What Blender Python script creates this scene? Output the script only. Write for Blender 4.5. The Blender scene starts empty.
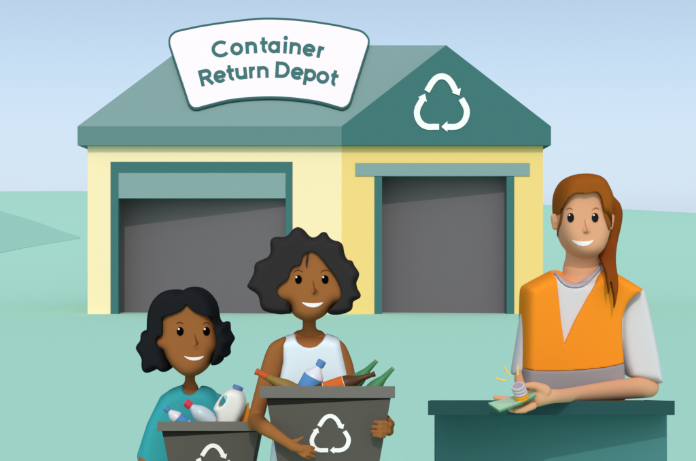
import bpy, bmesh, math
import numpy as np
from mathutils import Vector, Matrix
from mathutils.bvhtree import BVHTree
from mathutils.geometry import delaunay_2d_cdt

sc = bpy.context.scene
COL = sc.collection
F = 1400.0; CX = 348.0; HY = 255.0; EYE = 1.5      # focal length and horizon in photo pixels, eye height in metres
R = math.radians
SUN_EL = R(35)

# ------------------------------------------------------------------ helpers
CAM = Vector((0, 0, EYE))
def P(px, py, Y):
    return Vector(((px-CX)/F*Y, Y, EYE+(HY-py)/F*Y))
def Z(ox, oy, pts, s=5.983):
    return [(ox+x/s, oy+y/s) for x, y in pts]
def lin(c):
    c = c/255.0
    return c/12.92 if c <= 0.04045 else ((c+0.055)/1.055)**2.4
LIGHT = {'v': (1.06, 1.18, 1.18), 'h': (0.81, 0.86, 0.92), 'roof': (1.14, 1.18, 1.22)}
#LIGHTCAL
MATS = {}
def mat(name, rgb, kind='v', rough=1.0, spec=0.0, gain=1.0, vary=0.0, vscale=30.0):
    if name in MATS: return MATS[name]
    m = bpy.data.materials.new(name); m.use_nodes = True
    nt = m.node_tree; b = nt.nodes['Principled BSDF']
    e = LIGHT[kind]
    alb = [min(0.93, lin(rgb[i])/e[i]*gain) for i in range(3)]
    if vary > 0:
        tc = nt.nodes.new('ShaderNodeTexCoord'); n = nt.nodes.new('ShaderNodeTexNoise')
        n.inputs['Scale'].default_value = vscale; n.inputs['Detail'].default_value = 4
        mx = nt.nodes.new('ShaderNodeMix'); mx.data_type = 'RGBA'
        mx.inputs[6].default_value = (*[a*(1-vary) for a in alb], 1)
        mx.inputs[7].default_value = (*[min(.95, a*(1+vary)) for a in alb], 1)
        nt.links.new(tc.outputs['Object'], n.inputs['Vector'])
        nt.links.new(n.outputs['Fac'], mx.inputs[0]); nt.links.new(mx.outputs[2], b.inputs['Base Color'])
    else:
        b.inputs['Base Color'].default_value = (*alb, 1)
    b.inputs['Roughness'].default_value = rough
    b.inputs['Specular IOR Level'].default_value = spec
    MATS[name] = m
    return m

def link(o, parent=None):
    COL.objects.link(o)
    if parent is not None:
        o.parent = parent
        o.matrix_parent_inverse = Matrix.Translation(-parent.location)
    return o
def thing(name, label, cat, loc=(0, 0, 0), group=None):
    o = bpy.data.objects.new(name, None); o.location = loc; o.empty_display_size = 0.2
    COL.objects.link(o); o['label'] = label; o['category'] = cat
    if group: o['group'] = group
    return o
def tag(o, label, cat, group=None):
    o['label'] = label; o['category'] = cat
    if group: o['group'] = group
    return o
def mesh_obj(name, verts, faces, m, parent=None, smooth=False):
    me = bpy.data.meshes.new(name); me.from_pydata([tuple(v) for v in verts], [], [tuple(f) for f in faces])
    me.update(); me.materials.append(m)
    if smooth: me.shade_smooth()
    return link(bpy.data.objects.new(name, me), parent)
def bm_obj(name, bm, m, parent=None, smooth=False):
    me = bpy.data.meshes.new(name); bmesh.ops.recalc_face_normals(bm, faces=bm.faces)
    bm.to_mesh(me); bm.free(); me.materials.append(m)
    if smooth: me.shade_smooth()
    return link(bpy.data.objects.new(name, me), parent)
def add_hull(bm, pts):                       # eight corners of a box: bottom ring then top ring
    v = [bm.verts.new(p) for p in pts]
    for f in ((0,1,2,3), (4,5,6,7), (0,1,5,4), (1,2,6,5), (2,3,7,6), (3,0,4,7)):
        bm.faces.new([v[i] for i in f])
def add_box(bm, x0, x1, y0, y1, z0, z1):
    add_hull(bm, [(x0,y0,z0),(x1,y0,z0),(x1,y1,z0),(x0,y1,z0),(x0,y0,z1),(x1,y0,z1),(x1,y1,z1),(x0,y1,z1)])
def add_prism(bm, poly, y0, y1):             # poly in (X, Z), extruded along Y
    n = len(poly)
    a = [bm.verts.new((x, y0, z)) for x, z in poly]; b = [bm.verts.new((x, y1, z)) for x, z in poly]
    bm.faces.new(a); bm.faces.new(b[::-1])
    for i in range(n): bm.faces.new([a[i], a[(i+1) % n], b[(i+1) % n], b[i]])
def crom(pts, n=6, closed=True):
    p = np.array(pts, float); N = len(p); out = []
    rng = range(N) if closed else range(N-1)
    for i in rng:
        if closed: p0, p1, p2, p3 = p[i-1], p[i], p[(i+1) % N], p[(i+2) % N]
        else: p0, p1, p2, p3 = p[max(i-1, 0)], p[i], p[i+1], p[min(i+2, N-1)]
        for k in range(n):
            t = k/n
            out.append(0.5*((2*p1)+(-p0+p2)*t+(2*p0-5*p1+4*p2-p3)*t*t+(-p0+3*p1-3*p2+p3)*t**3))
    if not closed: out.append(p[-1])
    return np.array(out)

# ------------------------------------------------------------------ solid modelling by distance fields
def sdf2(poly, X, Zc):
    """signed distance to a closed polygon on grid arrays X, Zc (negative inside)"""
    poly = np.asarray(poly, float); d = np.full(X.shape, 1e9); ins = np.zeros(X.shape, bool)
    n = len(poly)
    for i in range(n):
        ax, az = poly[i]; bx, bz = poly[(i+1) % n]
        ex, ez = bx-ax, bz-az; L = ex*ex+ez*ez
        if L < 1e-16: continue
        wx, wz = X-ax, Zc-az
        t = np.clip((wx*ex+wz*ez)/L, 0, 1)
        d = np.minimum(d, (wx-ex*t)**2+(wz-ez*t)**2)
        c = ((az > Zc) != (bz > Zc))
        if abs(bz-az) > 1e-12: ins ^= c & (X < (bx-ax)*(Zc-az)/(bz-az)+ax)
    d = np.sqrt(d)
    return np.where(ins, -d, d)
def smin(a, b, k):
    if k <= 0: return np.minimum(a, b)
    h = np.clip(0.5+0.5*(b-a)/k, 0, 1)
    return b*(1-h)+a*h-k*h*(1-h)
class Grid:
    def __init__(s, lo, hi, h):
        s.h = h; s.lo = np.array(lo, float); s.n = np.ceil((np.array(hi)-s.lo)/h).astype(int)+1
        s.x = s.lo[0]+h*np.arange(s.n[0]); s.y = s.lo[1]+h*np.arange(s.n[1]); s.z = s.lo[2]+h*np.arange(s.n[2])
        s.f = np.full(tuple(s.n), 1.0, np.float32)
        s.X2, s.Z2 = np.meshgrid(s.x, s.z, indexing='ij')
    def poly(s, pts, Y, smooth=5):
        q = crom(pts, smooth) if smooth > 1 else np.array(pts, float)
        w = np.array([((x-CX)/F*Y, EYE+(HY-y)/F*Y) for x, y in q])
        return sdf2(w, s.X2, s.Z2)
    def inflate(s, pts, Y, T, Rpx, p=2.6, k=0.0, shrink=0, y0=None, smooth=5, d2=None):
        """a rounded solid whose outline is pts (photo pixels at depth Y), half-thickness T"""
        Rm = Rpx/F*Y; y0 = Y if y0 is None else y0
        if d2 is None: d2 = s.poly(pts, Y, smooth)
        d2 = d2+shrink/F*Y
        a = (np.maximum(d2+Rm, 0)/Rm)[:, None, :]
        b = (np.abs(s.y-y0)/T)[None, :, None]
        f = ((a**p+b**p)**(1/p)-1)*min(Rm, T)
        return f.astype(np.float32)
    def add(s, f, k=0.0):
        s.f = smin(s.f, f, k).astype(np.float32)
    def cone(s, a, b, ra, rb, k=0.0):
        """round cone between two 3-D points"""
        a = np.array(a, float); b = np.array(b, float); m = max(ra, rb)+max(k, .006)+5*s.h
        lo = np.minimum(a, b)-m; hi = np.maximum(a, b)+m
        i0 = np.clip(((lo-s.lo)/s.h).astype(int), 0, s.n-1); i1 = np.clip(((hi-s.lo)/s.h).astype(int)+2, 1, s.n)
        if np.any(i1 <= i0): return
        X = s.x[i0[0]:i1[0]][:, None, None]; Y = s.y[i0[1]:i1[1]][None, :, None]; Zz = s.z[i0[2]:i1[2]][None, None, :]
        d = b-a; L = max(d@d, 1e-12)
        t = np.clip(((X-a[0])*d[0]+(Y-a[1])*d[1]+(Zz-a[2])*d[2])/L, 0, 1)
        f = np.sqrt((X-a[0]-t*d[0])**2+(Y-a[1]-t*d[1])**2+(Zz-a[2]-t*d[2])**2)-(ra+(rb-ra)*t)
        sl = tuple(slice(i0[j], i1[j]) for j in range(3))
        s.f[sl] = smin(s.f[sl], f, k)
    def chain(s, pts, k=0.004):
        """pts: list of (px, py, Y, radius in photo pixels)"""
        if len(pts) > 3: pts = crom(pts, 6, closed=False)
        q = [(P(x, y, Y), r/F*Y) for x, y, Y, r in pts]
        keep = s.f; s.f = np.full(keep.shape, 1.0, np.float32)     # the limb by itself first, then blended in
        for (a, ra), (b, rb) in zip(q, q[1:]): s.cone(a, b, ra, rb, 0 if len(q) > 4 else k)
        lim = s.f; s.f = keep
        idx = np.argwhere(lim < 0.05)
        if len(idx):
            lo, hi = idx.min(0), idx.max(0)+1; sl = tuple(slice(lo[j], hi[j]) for j in range(3))
            s.f[sl] = smin(s.f[sl], lim[sl], k)
def surface_nets(G):
    f = G.f; h = G.h
    f = f.copy()
    f[0] = f[-1] = 1; f[:, 0] = f[:, -1] = 1; f[:, :, 0] = f[:, :, -1] = 1
    f[f == 0] = 1e-7
    s = f < 0
    n0, n1, n2 = np.array(f.shape)-1
    cnt = np.zeros((n0, n1, n2), np.int8)
    for i in (0, 1):
        for j in (0, 1):
            for k in (0, 1): cnt += s[i:n0+i, j:n1+j, k:n2+k]
    act = np.argwhere((cnt > 0) & (cnt < 8))
    idx = np.full((n0, n1, n2), -1, np.int64); idx[act[:, 0], act[:, 1], act[:, 2]] = np.arange(len(act))
    cor = np.array([(i, j, k) for i in (0, 1) for j in (0, 1) for k in (0, 1)])
    val = np.stack([f[act[:, 0]+c[0], act[:, 1]+c[1], act[:, 2]+c[2]] for c in cor], 1)
    acc = np.zeros((len(act), 3)); w = np.zeros(len(act))
    for a in range(8):
        for b in range(a+1, 8):
            if np.abs(cor[a]-cor[b]).sum() != 1: continue
            va, vb = val[:, a], val[:, b]; m = (va < 0) != (vb < 0)
            t = np.where(m, va/np.where(m, va-vb, 1), 0)
            acc += m[:, None]*(cor[a]+t[:, None]*(cor[b]-cor[a])); w += m
    v = (act+acc/w[:, None])*h+G.lo
    quads = []
    for ax in range(3):
        sl0 = [slice(None)]*3; sl1 = [slice(None)]*3; sl0[ax] = slice(0, -1); sl1[ax] = slice(1, None)
        a, b = s[tuple(sl0)], s[tuple(sl1)]
        e = np.argwhere(a != b); flip = a[e[:, 0], e[:, 1], e[:, 2]]
        u, w_ = (ax+1) % 3, (ax+2) % 3
        ok = (e[:, u] > 0) & (e[:, w_] > 0) & (e[:, u] < f.shape[u]-1) & (e[:, w_] < f.shape[w_]-1)
        e = e[ok]; flip = flip[ok]
        def g(du, dw):
            q = e.copy(); q[:, u] += du; q[:, w_] += dw
            return idx[q[:, 0], q[:, 1], q[:, 2]]
        q = np.stack([g(-1, -1), g(0, -1), g(0, 0), g(-1, 0)], 1)
        q[~flip] = q[~flip][:, ::-1]
        quads.append(q)
    q = np.concatenate(quads)
    q = q[(q >= 0).all(1)]
    return v, q
def lap(v, q, it, lam=0.5):
    e = np.concatenate([q[:, [0, 1]], q[:, [1, 2]], q[:, [2, 3]], q[:, [3, 0]]])
    n = np.bincount(e[:, 0], minlength=len(v))+np.bincount(e[:, 1], minlength=len(v))
    for _ in range(it):
        s = np.stack([np.bincount(e[:, 0], v[e[:, 1], c], len(v))+np.bincount(e[:, 1], v[e[:, 0], c], len(v)) for c in range(3)], 1)
        v = v+lam*(s/np.maximum(n, 1)[:, None]-v)
    return v
def solid(name, G, m, parent, it=2):
    v, q = surface_nets(G); v = lap(v, q, it)
    me = bpy.data.meshes.new(name)
    me.vertices.add(len(v)); me.vertices.foreach_set('co', v.astype(np.float32).ravel())
    me.loops.add(len(q)*4); me.loops.foreach_set('vertex_index', q.astype(np.int32).ravel())
    me.polygons.add(len(q)); me.polygons.foreach_set('loop_start', np.arange(0, len(q)*4, 4, dtype=np.int32))
    me.update(calc_edges=True); me.validate(); me.materials.append(m); me.shade_smooth()
    o = link(bpy.data.objects.new(name, me), parent)
    return o
def bvh_of(o):
    me = o.data
    return BVHTree.FromPolygons([v.co for v in me.vertices], [p.vertices for p in me.polygons])
def relief(name, pts, tree, m, parent, lift=0.0015, smooth=4, step=1.2, skirt=0.003):
    """a thin raised shape lying on a curved surface, outline given in photo pixels"""
    q = crom(pts, smooth) if smooth > 1 else np.array(pts, float)
    n = len(q); lo = q.min(0); hi = q.max(0); inner = []
    gx = np.arange(lo[0], hi[0], step); gy = np.arange(lo[1], hi[1], step)
    XX, YY = np.meshgrid(gx, gy); D = sdf2(q, XX, YY)
    for x, y, d in zip(XX.ravel(), YY.ravel(), D.ravel()):
        if d < -0.35*step: inner.append((x, y))
    co = [Vector(p) for p in q]+[Vector(p) for p in inner]
    vs, _, fs, *_ = delaunay_2d_cdt(co, [(i, (i+1) % n) for i in range(n)], [], 1, 1e-5)
    top = []; last = None; lastd = 4.0
    for v in vs:
        d = (P(v.x, v.y, 1.0)-CAM); d = Vector((d.x, 1.0, d.z)).normalized()
        hit, nrm, _, dist = tree.ray_cast(CAM, d)
        if hit is None: dist = lastd
        lastd = dist
        top.append(CAM+d*(dist-lift))
    bm = bmesh.new(); bv = [bm.verts.new(t) for t in top]
    for f in fs:
        try: bm.faces.new([bv[i] for i in f])
        except ValueError: pass
    bd = [e for e in bm.edges if len(e.link_faces) == 1]
    ext = bmesh.ops.extrude_edge_only(bm, edges=bd)
    for g in ext['geom']:
        if isinstance(g, bmesh.types.BMVert):
            g.co += (g.co-CAM).normalized()*(lift+skirt)
    return bm_obj(name, bm, m, parent, smooth=False)

# ------------------------------------------------------------------ strokes (letters, arrows)
def stroke_polys(path, w, closed=False):
    """quads along a 2-D polyline with mitred joints"""
    p = np.array(path, float); n = len(p); L = []; Rr = []
    for i in range(n):
        if closed: a, b = p[i-1], p[(i+1) % n]
        else: a, b = p[max(i-1, 0)], p[min(i+1, n-1)]
        t = b-a; t = t/np.linalg.norm(t); nn = np.array((-t[1], t[0]))
        L.append(p[i]+nn*w/2); Rr.append(p[i]-nn*w/2)
    out = []
    for i in range(n if closed else n-1):
        j = (i+1) % n
        out.append([L[i], L[j], Rr[j], Rr[i]])
    return out
def extrude_polys(bm, polys, fmap, depth):
    """each 2-D polygon becomes a thin block; fmap maps 2-D to 3-D front point; depth = offset vector"""
    for q in polys:
        a = [bm.verts.new(fmap(*c)) for c in q]; b = [bm.verts.new(Vector(fmap(*c))+depth) for c in q]
        bm.faces.new(a); bm.faces.new(b[::-1])
        for i in range(len(q)): bm.faces.new([a[i], a[(i+1) % len(q)], b[(i+1) % len(q)], b[i]])
def ribbon(bm, path, w, fmap, depth, closed=False):
    """one continuous thin band along a path"""
    polys = stroke_polys(path, w, closed); n = len(polys)
    fl = [q[0] for q in polys]+([] if closed else [polys[-1][1]]); fr = [q[3] for q in polys]+([] if closed else [polys[-1][2]])
    A = [bm.verts.new(fmap(*c)) for c in fl]; B = [bm.verts.new(fmap(*c)) for c in fr]
    C = [bm.verts.new(Vector(fmap(*c))+depth) for c in fl]; D = [bm.verts.new(Vector(fmap(*c))+depth) for c in fr]
    m = len(A)
    for i in range(n):
        j = (i+1) % m
        bm.faces.new([A[i], A[j], B[j], B[i]]); bm.faces.new([C[i], D[i], D[j], C[j]])
        bm.faces.new([A[i], C[i], C[j], A[j]]); bm.faces.new([B[i], B[j], D[j], D[i]])
    if not closed:
        bm.faces.new([A[0], B[0], D[0], C[0]]); bm.faces.new([A[-1], C[-1], D[-1], B[-1]])
# the three chasing arrows, in the pixels of a 6x enlargement
ICON = [
    ([(161,158),(176,132),(192,106),(218,78),(250,68),(282,78),(308,106),(322,132),(336,160)], [(309,166),(365,137),(356,184)]),
    ([(367,202),(382,228),(397,258),(400,290),(388,330),(362,358),(330,370),(282,370)], [(284,336),(284,401),(247,370)]),
    ([(234,370),(200,370),(168,370),(136,358),(112,330),(101,292),(106,258),(120,230),(136,203)], [(108,193),(161,222),(150,172)]),
]
def icon_obj(name, x0, x1, y0, y1, fmap, depth, m, parent):
    sx = (x1-x0)/(418-83); sy = (y1-y0)/(400-47)
    g = lambda u, v: fmap(x0+(u-83)*sx, y0+(v-47)*sy)
    bm = bmesh.new()
    for path, head in ICON:
        ribbon(bm, crom(path, 4, closed=False), 36, g, depth)
        extrude_polys(bm, [head], lambda a, b: Vector(g(a, b))-depth*.12, depth*1.1)
    return bm_obj(name, bm, m, parent)

# ------------------------------------------------------------------ colours
TEAL = mat('dark_teal_paint', (68,123,122)); LTEAL = mat('pale_teal_paint', (135,172,170))
ROOFM = mat('pale_teal_roof', (135,172,170), kind='roof')
FASC = mat('mid_teal_paint', (100,145,143)); CREAM = mat('cream_render', (255,242,192)); YEL = mat('yellow_render', (245,222,137))
DOORM = mat('grey_shutter', (101,101,105), gain=1.25)
WHITE = mat('white_paint', (250,255,253))
GRASS = mat('mint_grass', (158,211,197), kind='h')
GRASS2 = mat('shaded_mint_grass', (143,196,184), kind='h')

# ------------------------------------------------------------------ terrain
CREST_Y = 125.0
def crest_py(px):       # height of the skyline of the hill, in photo pixels
    xs = [-900, -300, 0, 88, 300, 450, 543, 620, 696, 900, 1500]
    ys = [205, 194, 191.4, 191.2, 195, 199, 204.7, 209.2, 213.2, 222, 236]
    return np.interp(px, xs, ys)
def ground_z(x, y):
    if y < 45: return 0.0
    px = CX+F*x/CREST_Y
    top = EYE+(HY-crest_py(px))/F*CREST_Y
    t = (y-45)/(CREST_Y-45)
    if t <= 1: s = t*t*(1.5-0.5*t) if t < 1 else 1; s = 0.35*s+0.65*math.sin(t*math.pi/2)**1.2
    else: s = max(0.0, 1-((y-CREST_Y)/160)**2*0.8) if y < CREST_Y+160 else 0.2
    return top*s
xs = np.concatenate([np.linspace(-900, -90, 12), np.linspace(-80, 80, 81), np.linspace(90, 900, 12)])
ys = np.concatenate([np.linspace(-40, 44, 12), np.linspace(45, 160, 70), np.linspace(175, 1500, 14)])
vv = [(x, y, ground_z(x, y)) for y in ys for x in xs]; nx = len(xs)
ff = [(j*nx+i, j*nx+i+1, (j+1)*nx+i+1, (j+1)*nx+i) for j in range(len(ys)-1) for i in range(nx-1)]
g = mesh_obj('ground', vv, ff, GRASS, smooth=True); g['kind'] = 'structure'
# fold of the hillside at the far left, its shade painted as a darker sheet
gtree = BVHTree.FromPolygons([Vector(v) for v in vv], ff)
def on_ground(px, py):
    d = P(px, py, 1.0)-CAM
    return gtree.ray_cast(CAM, d.normalized())[0]
tri = [(-60,195),(0,211.6),(20,217),(40,223.5),(60,231),(78,236.8),(80.5,238),(78,239),(60,242),(40,245.3),(20,249),(0,253.2),(-60,264)]
gridp = []
q = np.array(tri, float)
XX, YY = np.meshgrid(np.arange(-58, 82, 2), np.arange(196, 264, 0.8)); DD = sdf2(q, XX, YY)
inner = [(x, y) for x, y, d in zip(XX.ravel(), YY.ravel(), DD.ravel()) if d < -0.3]
vs, _, fs, *_ = delaunay_2d_cdt([Vector(p) for p in tri]+[Vector(p) for p in inner], [(i, (i+1) % len(tri)) for i in range(len(tri))], [], 1, 1e-5)
fv = []
for v in vs:
    p = on_ground(v.x, v.y); fv.append((p.x, p.y, p.z+0.03))
nb = len(tri); nv = len(fv)
low = {}
from collections import Counter
cnt = Counter(frozenset((f[i], f[(i+1) % 3])) for f in fs for i in range(3))
fs = [tuple(f) for f in fs]
for f in list(fs):
    for i in range(3):
        a_, b_ = f[i], f[(i+1) % 3]
        if cnt[frozenset((a_, b_))] == 1:
            for k_ in (a_, b_):
                if k_ not in low: low[k_] = len(fv); fv.append((fv[k_][0], fv[k_][1], fv[k_][2]-.4))
            fs.append((a_, low[a_], low[b_], b_))
fo = mesh_obj('hill_fold_shade', fv, fs, GRASS2); fo['kind'] = 'structure'

# ------------------------------------------------------------------ the depot
YW = 35.6; OV = 0.236; YF = YW-OV; YB = YW+8.0
u = lambda px, Y=YW: (px-CX)/F*Y
w = lambda py, Y=YW: EYE+(HY-py)/F*Y
B = thing('depot_building', 'cream and yellow depot building with pale teal roof, dark gable and two grey doors', 'building', (0, YW, 0))
zt = w(145.3, YF)                       # underside of the eaves
xl, xm, xr = u(87.6), u(341.6), u(543)
bm = bmesh.new()
add_box(bm, xl, u(110.6), YW, YW+0.3, 0, zt); add_box(bm, u(292.6), xm, YW, YW+0.3, 0, zt)
add_box(bm, u(110.6), u(292.6), YW, YW+0.3, w(161.8), zt)
add_box(bm, xl, xl+0.3, YW+0.3, YB-0.3, 0, zt); add_box(bm, xl, xm, YB-0.3, YB, 0, zt)
bm_obj('wall', bm, CREAM, B)
bm = bmesh.new()
add_box(bm, xm, u(374.4), YW, YW+0.3, 0, zt); add_box(bm, u(514.2), xr, YW, YW+0.3, 0, zt)
add_box(bm, u(374.4), u(514.2), YW, YW+0.3, w(170), zt)
add_box(bm, xr-0.3, xr, YW+0.3, YB-0.3, 0, zt); add_box(bm, xm, xr, YB-0.3, YB, 0, zt)
o = bm_obj('wall', bm, YEL, B); o['label'] = 'deeper yellow wall of the gabled wing'
# roof: hipped main slope, its valley and the cross gable
ZE = w(126.4, YF); YR = YW+4.0
C0 = Vector((u(77.5, YF), YF, ZE)); RL = Vector((u(186, YR), YR, w(45.3, YR))); PP = Vector((u(445.4, YR), YR, w(45.3, YR)))
A = Vector((u(446.2, YF), YF, w(45.3, YF))); CM = Vector((u(341.7, YF), YF, ZE)); CR = Vector((u(551, YF), YF, ZE))
CB0 = Vector((C0.x, YB+OV, ZE)); CBR = Vector((CR.x, YB+OV, ZE))
verts = [C0, RL, PP, CM, A, CR, CB0, CBR, Vector((PP.x+1.2, YR, PP.z))]
mesh_obj('roof', verts, [(0,3,2,1), (3,4,2), (0,1,6), (1,2,7,6), (4,5,7,2)], ROOFM, B)
bm = bmesh.new(); add_box(bm, C0.x, CM.x, YF, YB+OV, zt, ZE-0.002); bm_obj('fascia', bm, FASC, B)
bm = bmesh.new(); add_prism(bm, [(CM.x+.001, zt), (CR.x, zt), (CR.x, ZE), (A.x, A.z), (CM.x+.001, ZE)], YF-0.003, YW-0.002)
add_box(bm, CM.x+.001, CR.x, YW-0.002, YB+OV, zt, ZE-0.004); bm_obj('gable', bm, TEAL, B)
icon_obj('recycling_symbol', 413.9, 469.8, 72.8, 131.8, lambda x, y: P(x, y, YF-0.033), Vector((0, 0.028, 0)), WHITE, B)
# doors
def door(x0, x1, xi0, xi1, yt, yti, header_bottom, dl, dr, lab):
    zf = YW-0.012
    if yt < yti:
        fr = bmesh.new(); add_prism(fr, [(u(x0), 0), (u(x0), w(yt)), (u(x1), w(yt)), (u(x1), 0), (u(xi1), 0), (u(xi1), w(yti)), (u(xi0), w(yti)), (u(xi0), 0)], zf, YW+0.31)
        bm_obj('door_frame', fr, TEAL, B)['label'] = lab
    else:
        for p0, p1 in ((x0, xi0), (xi1, x1)):
            fr = bmesh.new(); add_box(fr, u(p0), u(p1), zf, YW+0.31, 0, w(yti)); bm_obj('door_post', fr, TEAL, B)
    zh = w(header_bottom)
    bm = bmesh.new()
    # the door leaf hangs a little askew in its bay: deeper at one side
    a0, a1 = u(xi0)-0.3, u(xi1)+0.3
    tt = (u(xi1)-u(xi0)); k = (dr-dl)/tt
    ya = YW+dl+k*(a0-u(xi0)); yb = YW+dl+k*(a1-u(xi0))
    add_hull(bm, [(a0, ya, 0), (a1, yb, 0), (a1, yb+.06, 0), (a0, ya+.06, 0), (a0, ya, zh+.6), (a1, yb, zh+.6), (a1, yb+.06, zh+.6), (a0, ya+.06, zh+.6)])
    bm_obj('door', bm, DOORM, B)
door(110.6, 292.6, 118.4, 285.7, 161.8, 172.4, 198.2, 1.01, 0.29, 'dark teal frame of the wide left doorway')
bm = bmesh.new(); add_box(bm, u(118.4), u(285.7), YW+0.004, YW+0.31, w(198.2), w(172.4)); bm_obj('door_header', bm, LTEAL, B)
door(374.4, 514.2, 382, 506.6, 176, 176, 176, 0.96, 0.53, 'dark teal side posts of the right doorway')
bm = bmesh.new(); add_box(bm, u(355.3, YW-.03), u(529.8, YW-.03), YW-0.03, YW, w(176, YW-.03), w(163.2, YW-.03))
add_box(bm, u(374.4), u(514.2), YW+.001, YW+.31, w(176), w(170)-.002)
o = bm_obj('door_header', bm, LTEAL, B); o['label'] = 'pale teal lintel board wider than the right doorway'

# ------------------------------------------------------------------ the sign on the roof
_e1 = (Vector((1, 0, 0))); _e2 = (RL-C0); _e2.x = 0; _e2.normalize(); SN = _e1.cross(_e2)
if SN.y > 0: SN = -SN
def on_sign(px, py, off=0.0):          # point of the sign's plane, off metres proud of its face
    d = P(px, py, 1.0)-CAM; o = C0+SN*(0.07+off)
    return CAM+d*((o-CAM).dot(SN)/d.dot(SN))
YS = YF-0.35
S = thing('roof_sign', 'curved white Container Return Depot sign with teal edge above the roof', 'sign', (u(269, YS), YS, w(60, YS)))
top = [(171.8,33.4),(176.7,30.4),(188,27.8),(201.8,25),(226.9,21.2),(253.6,18.2),(270,17.6),(290,18.4),(310,20.4),(335.2,24.2),(352,27.9),(361.5,30.4),(366.8,34.5),(369.6,39.5),(369,45.5),(367.1,51.5)]
bot = [(353.2,95.2),(351.5,101),(348.5,105.8),(344,108.4),(339.5,108.3),(318.5,102.6),(293.4,99.1),(269.5,97.9),(245,99.1),(226.9,101.4),(206,106.6),(197.5,108.8),(192,108),(188.4,104.2),(186.8,100),(185,94.5)]
left = [(170.6,51),(168.8,45),(168.4,41),(169.3,36.8)]
outl = np.array(top+bot+left)
fm = lambda x, y: P(x, y, YS)
def inset(o, d):
    n = len(o); r = []
    for i in range(n):
        t = o[(i+1) % n]-o[i-1]; t = t/np.linalg.norm(t); r.append(o[i]+np.array((-t[1], t[0]))*d)
    return np.array(r)
def cr2(o):                 # smooth the corners but keep the long straight sides
    return crom(o, 4)
oo = cr2(outl)
bm = bmesh.new()
extrude_polys(bm, [inset(oo, 0.5)], on_sign, -SN*0.03)
bm_obj('board', bm, WHITE, S)
bm = bmesh.new(); ribbon(bm, inset(oo, 0.85), 1.7, lambda x, y: on_sign(x, y, 0.012), -SN*0.042, closed=True)
bm_obj('border', bm, mat('sign_teal', (58,115,114)), S)
# letter shapes: strokes in units of the x-height; y up from the baseline
def arc(cx, cy, rx, ry, a0, a1, n=16):
    return [(cx+rx*math.cos(R(a0+(a1-a0)*i/n)), cy+ry*math.sin(R(a0+(a1-a0)*i/n))) for i in range(n+1)]
SWD = 0.285; hw = SWD/2; XH = 1.0; CAP = 1.40
def glyph(c):
    ro = 0.5-hw+0.02; o = (ro, 0.5)
    if c == 'o': return [(arc(0, .5, ro+.03, ro+.03, 0, 360, 32), True)], []
    if c == 'C': return [(arc(0.07, .70, .66, .58, 44, 316, 28), False)], []
    if c == 'n': return [([(-.35, 0), (-.35, 1)], False), (arc(.0, .60, .35, .27, 180, 0)+[(.35, 0)], False)], []
    if c == 'u': return [([(.35, 0), (.35, 1)], False), ([(-.35, 1)]+arc(.0, .40, .35, .27, 180, 360), False)], []
    if c == 'r': return [([(-.2, 0), (-.2, 1)], False), (arc(.12, .55, .32, .31, 180, 80, 10), False)], []
    if c == 't': return [([(-.06, 1.32)]+[(-.06, .4)]+arc(.15, .36, .21, .24, 190, 285, 8), False), ([(-.33, .87), (.3, .87)], False)], []
    if c == 'i': return [([(0, 0), (0, 1)], False)], [arc(0, 1.32, .19, .19, 0, 360, 16)[:-1]]
    if c == 'a': return [(arc(-.06, .5, ro, ro+.01, 0, 360, 32), True), ([(.31, 0), (.31, 1)], False)], []
    if c == 'p': return [(arc(.06, .5, ro, ro+.01, 0, 360, 32), True), ([(-.31, -.4), (-.31, 1)], False)], []
    if c == 'e': return [([(-.36, .49), (.45, .49)], False), (arc(0, .5, ro+.03, ro+.03, -2, 318, 28), False)], []
    if c == 'R': return [([(-.42, 0), (-.42, CAP)], False), ([(-.42, CAP-hw)]+[(.06, CAP-hw)]+arc(.06, CAP-hw-.30, .32, .30, 90, -90)+[(-.42, CAP-hw-.60)], False), ([(.02, .60), (.46, 0)], False)], []
    if c == 'D': return [([(-.47, 0), (-.47, CAP)], False), ([(-.47, CAP-hw), (-.08, CAP-hw)]+arc(-.08, CAP/2, .56, CAP/2-hw, 90, -90, 20)+[(-.47, hw)], False)], []
def write(text, xs, x_c, y_c, Rad, size, m):
    bm = bmesh.new(); k = 0
    for c, x in zip(text, xs):
        th = (x-x_c)/Rad; by = y_c+Rad*(1-math.cos(th))
        def g(a, b, th=th, x=x, by=by):
            a *= size; b *= size
            return (x+a*math.cos(th)+b*math.sin(th), by+a*math.sin(th)-b*math.cos(th))
        strokes, dots = glyph(c)
        for path, closed in strokes:
            k += 1; of = 0.008+0.0006*(k % 5)
            if closed: path = path[:-1]
            ribbon(bm, path, SWD, lambda a, b: on_sign(*g(a, b), of), -SN*0.008, closed)
        for d in dots: extrude_polys(bm, [d], lambda a, b: on_sign(*g(a, b), 0.008), -SN*0.008)
    return bm_obj('lettering', bm, m, S)
LT = mat('lettering_teal', (68,125,124))
write('Container', [221.5, 237.4, 251.6, 264.2, 274.6, 284.8, 294.7, 308.2, 320.2], 268.5, 52.7, 257, 11.6, LT)
write('ReturnDepot', [208.0, 221.0, 231.8, 241.9, 253.4, 263.0, 282.2, 296.6, 308.6, 321.6, 332.6], 269.5, 77.6, 254, 11.6, LT)
for px in (215, 325):
    bm = bmesh.new(); ax = on_sign(px, 97 if px < 250 else 96, -0.03); cx = on_sign(px, 54, -0.03)
    add_hull(bm, [ax+Vector((-.05,0,0)), ax+Vector((.05,0,0)), cx+Vector((.05,0,0)), cx+Vector((-.05,0,0)),
                  ax-SN*.045+Vector((-.05,0,0)), ax-SN*.045+Vector((.05,0,0)), cx-SN*.045+Vector((.05,0,0)), cx-SN*.045+Vector((-.05,0,0))])
    bm_obj('bracket', bm, TEAL, S)
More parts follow.
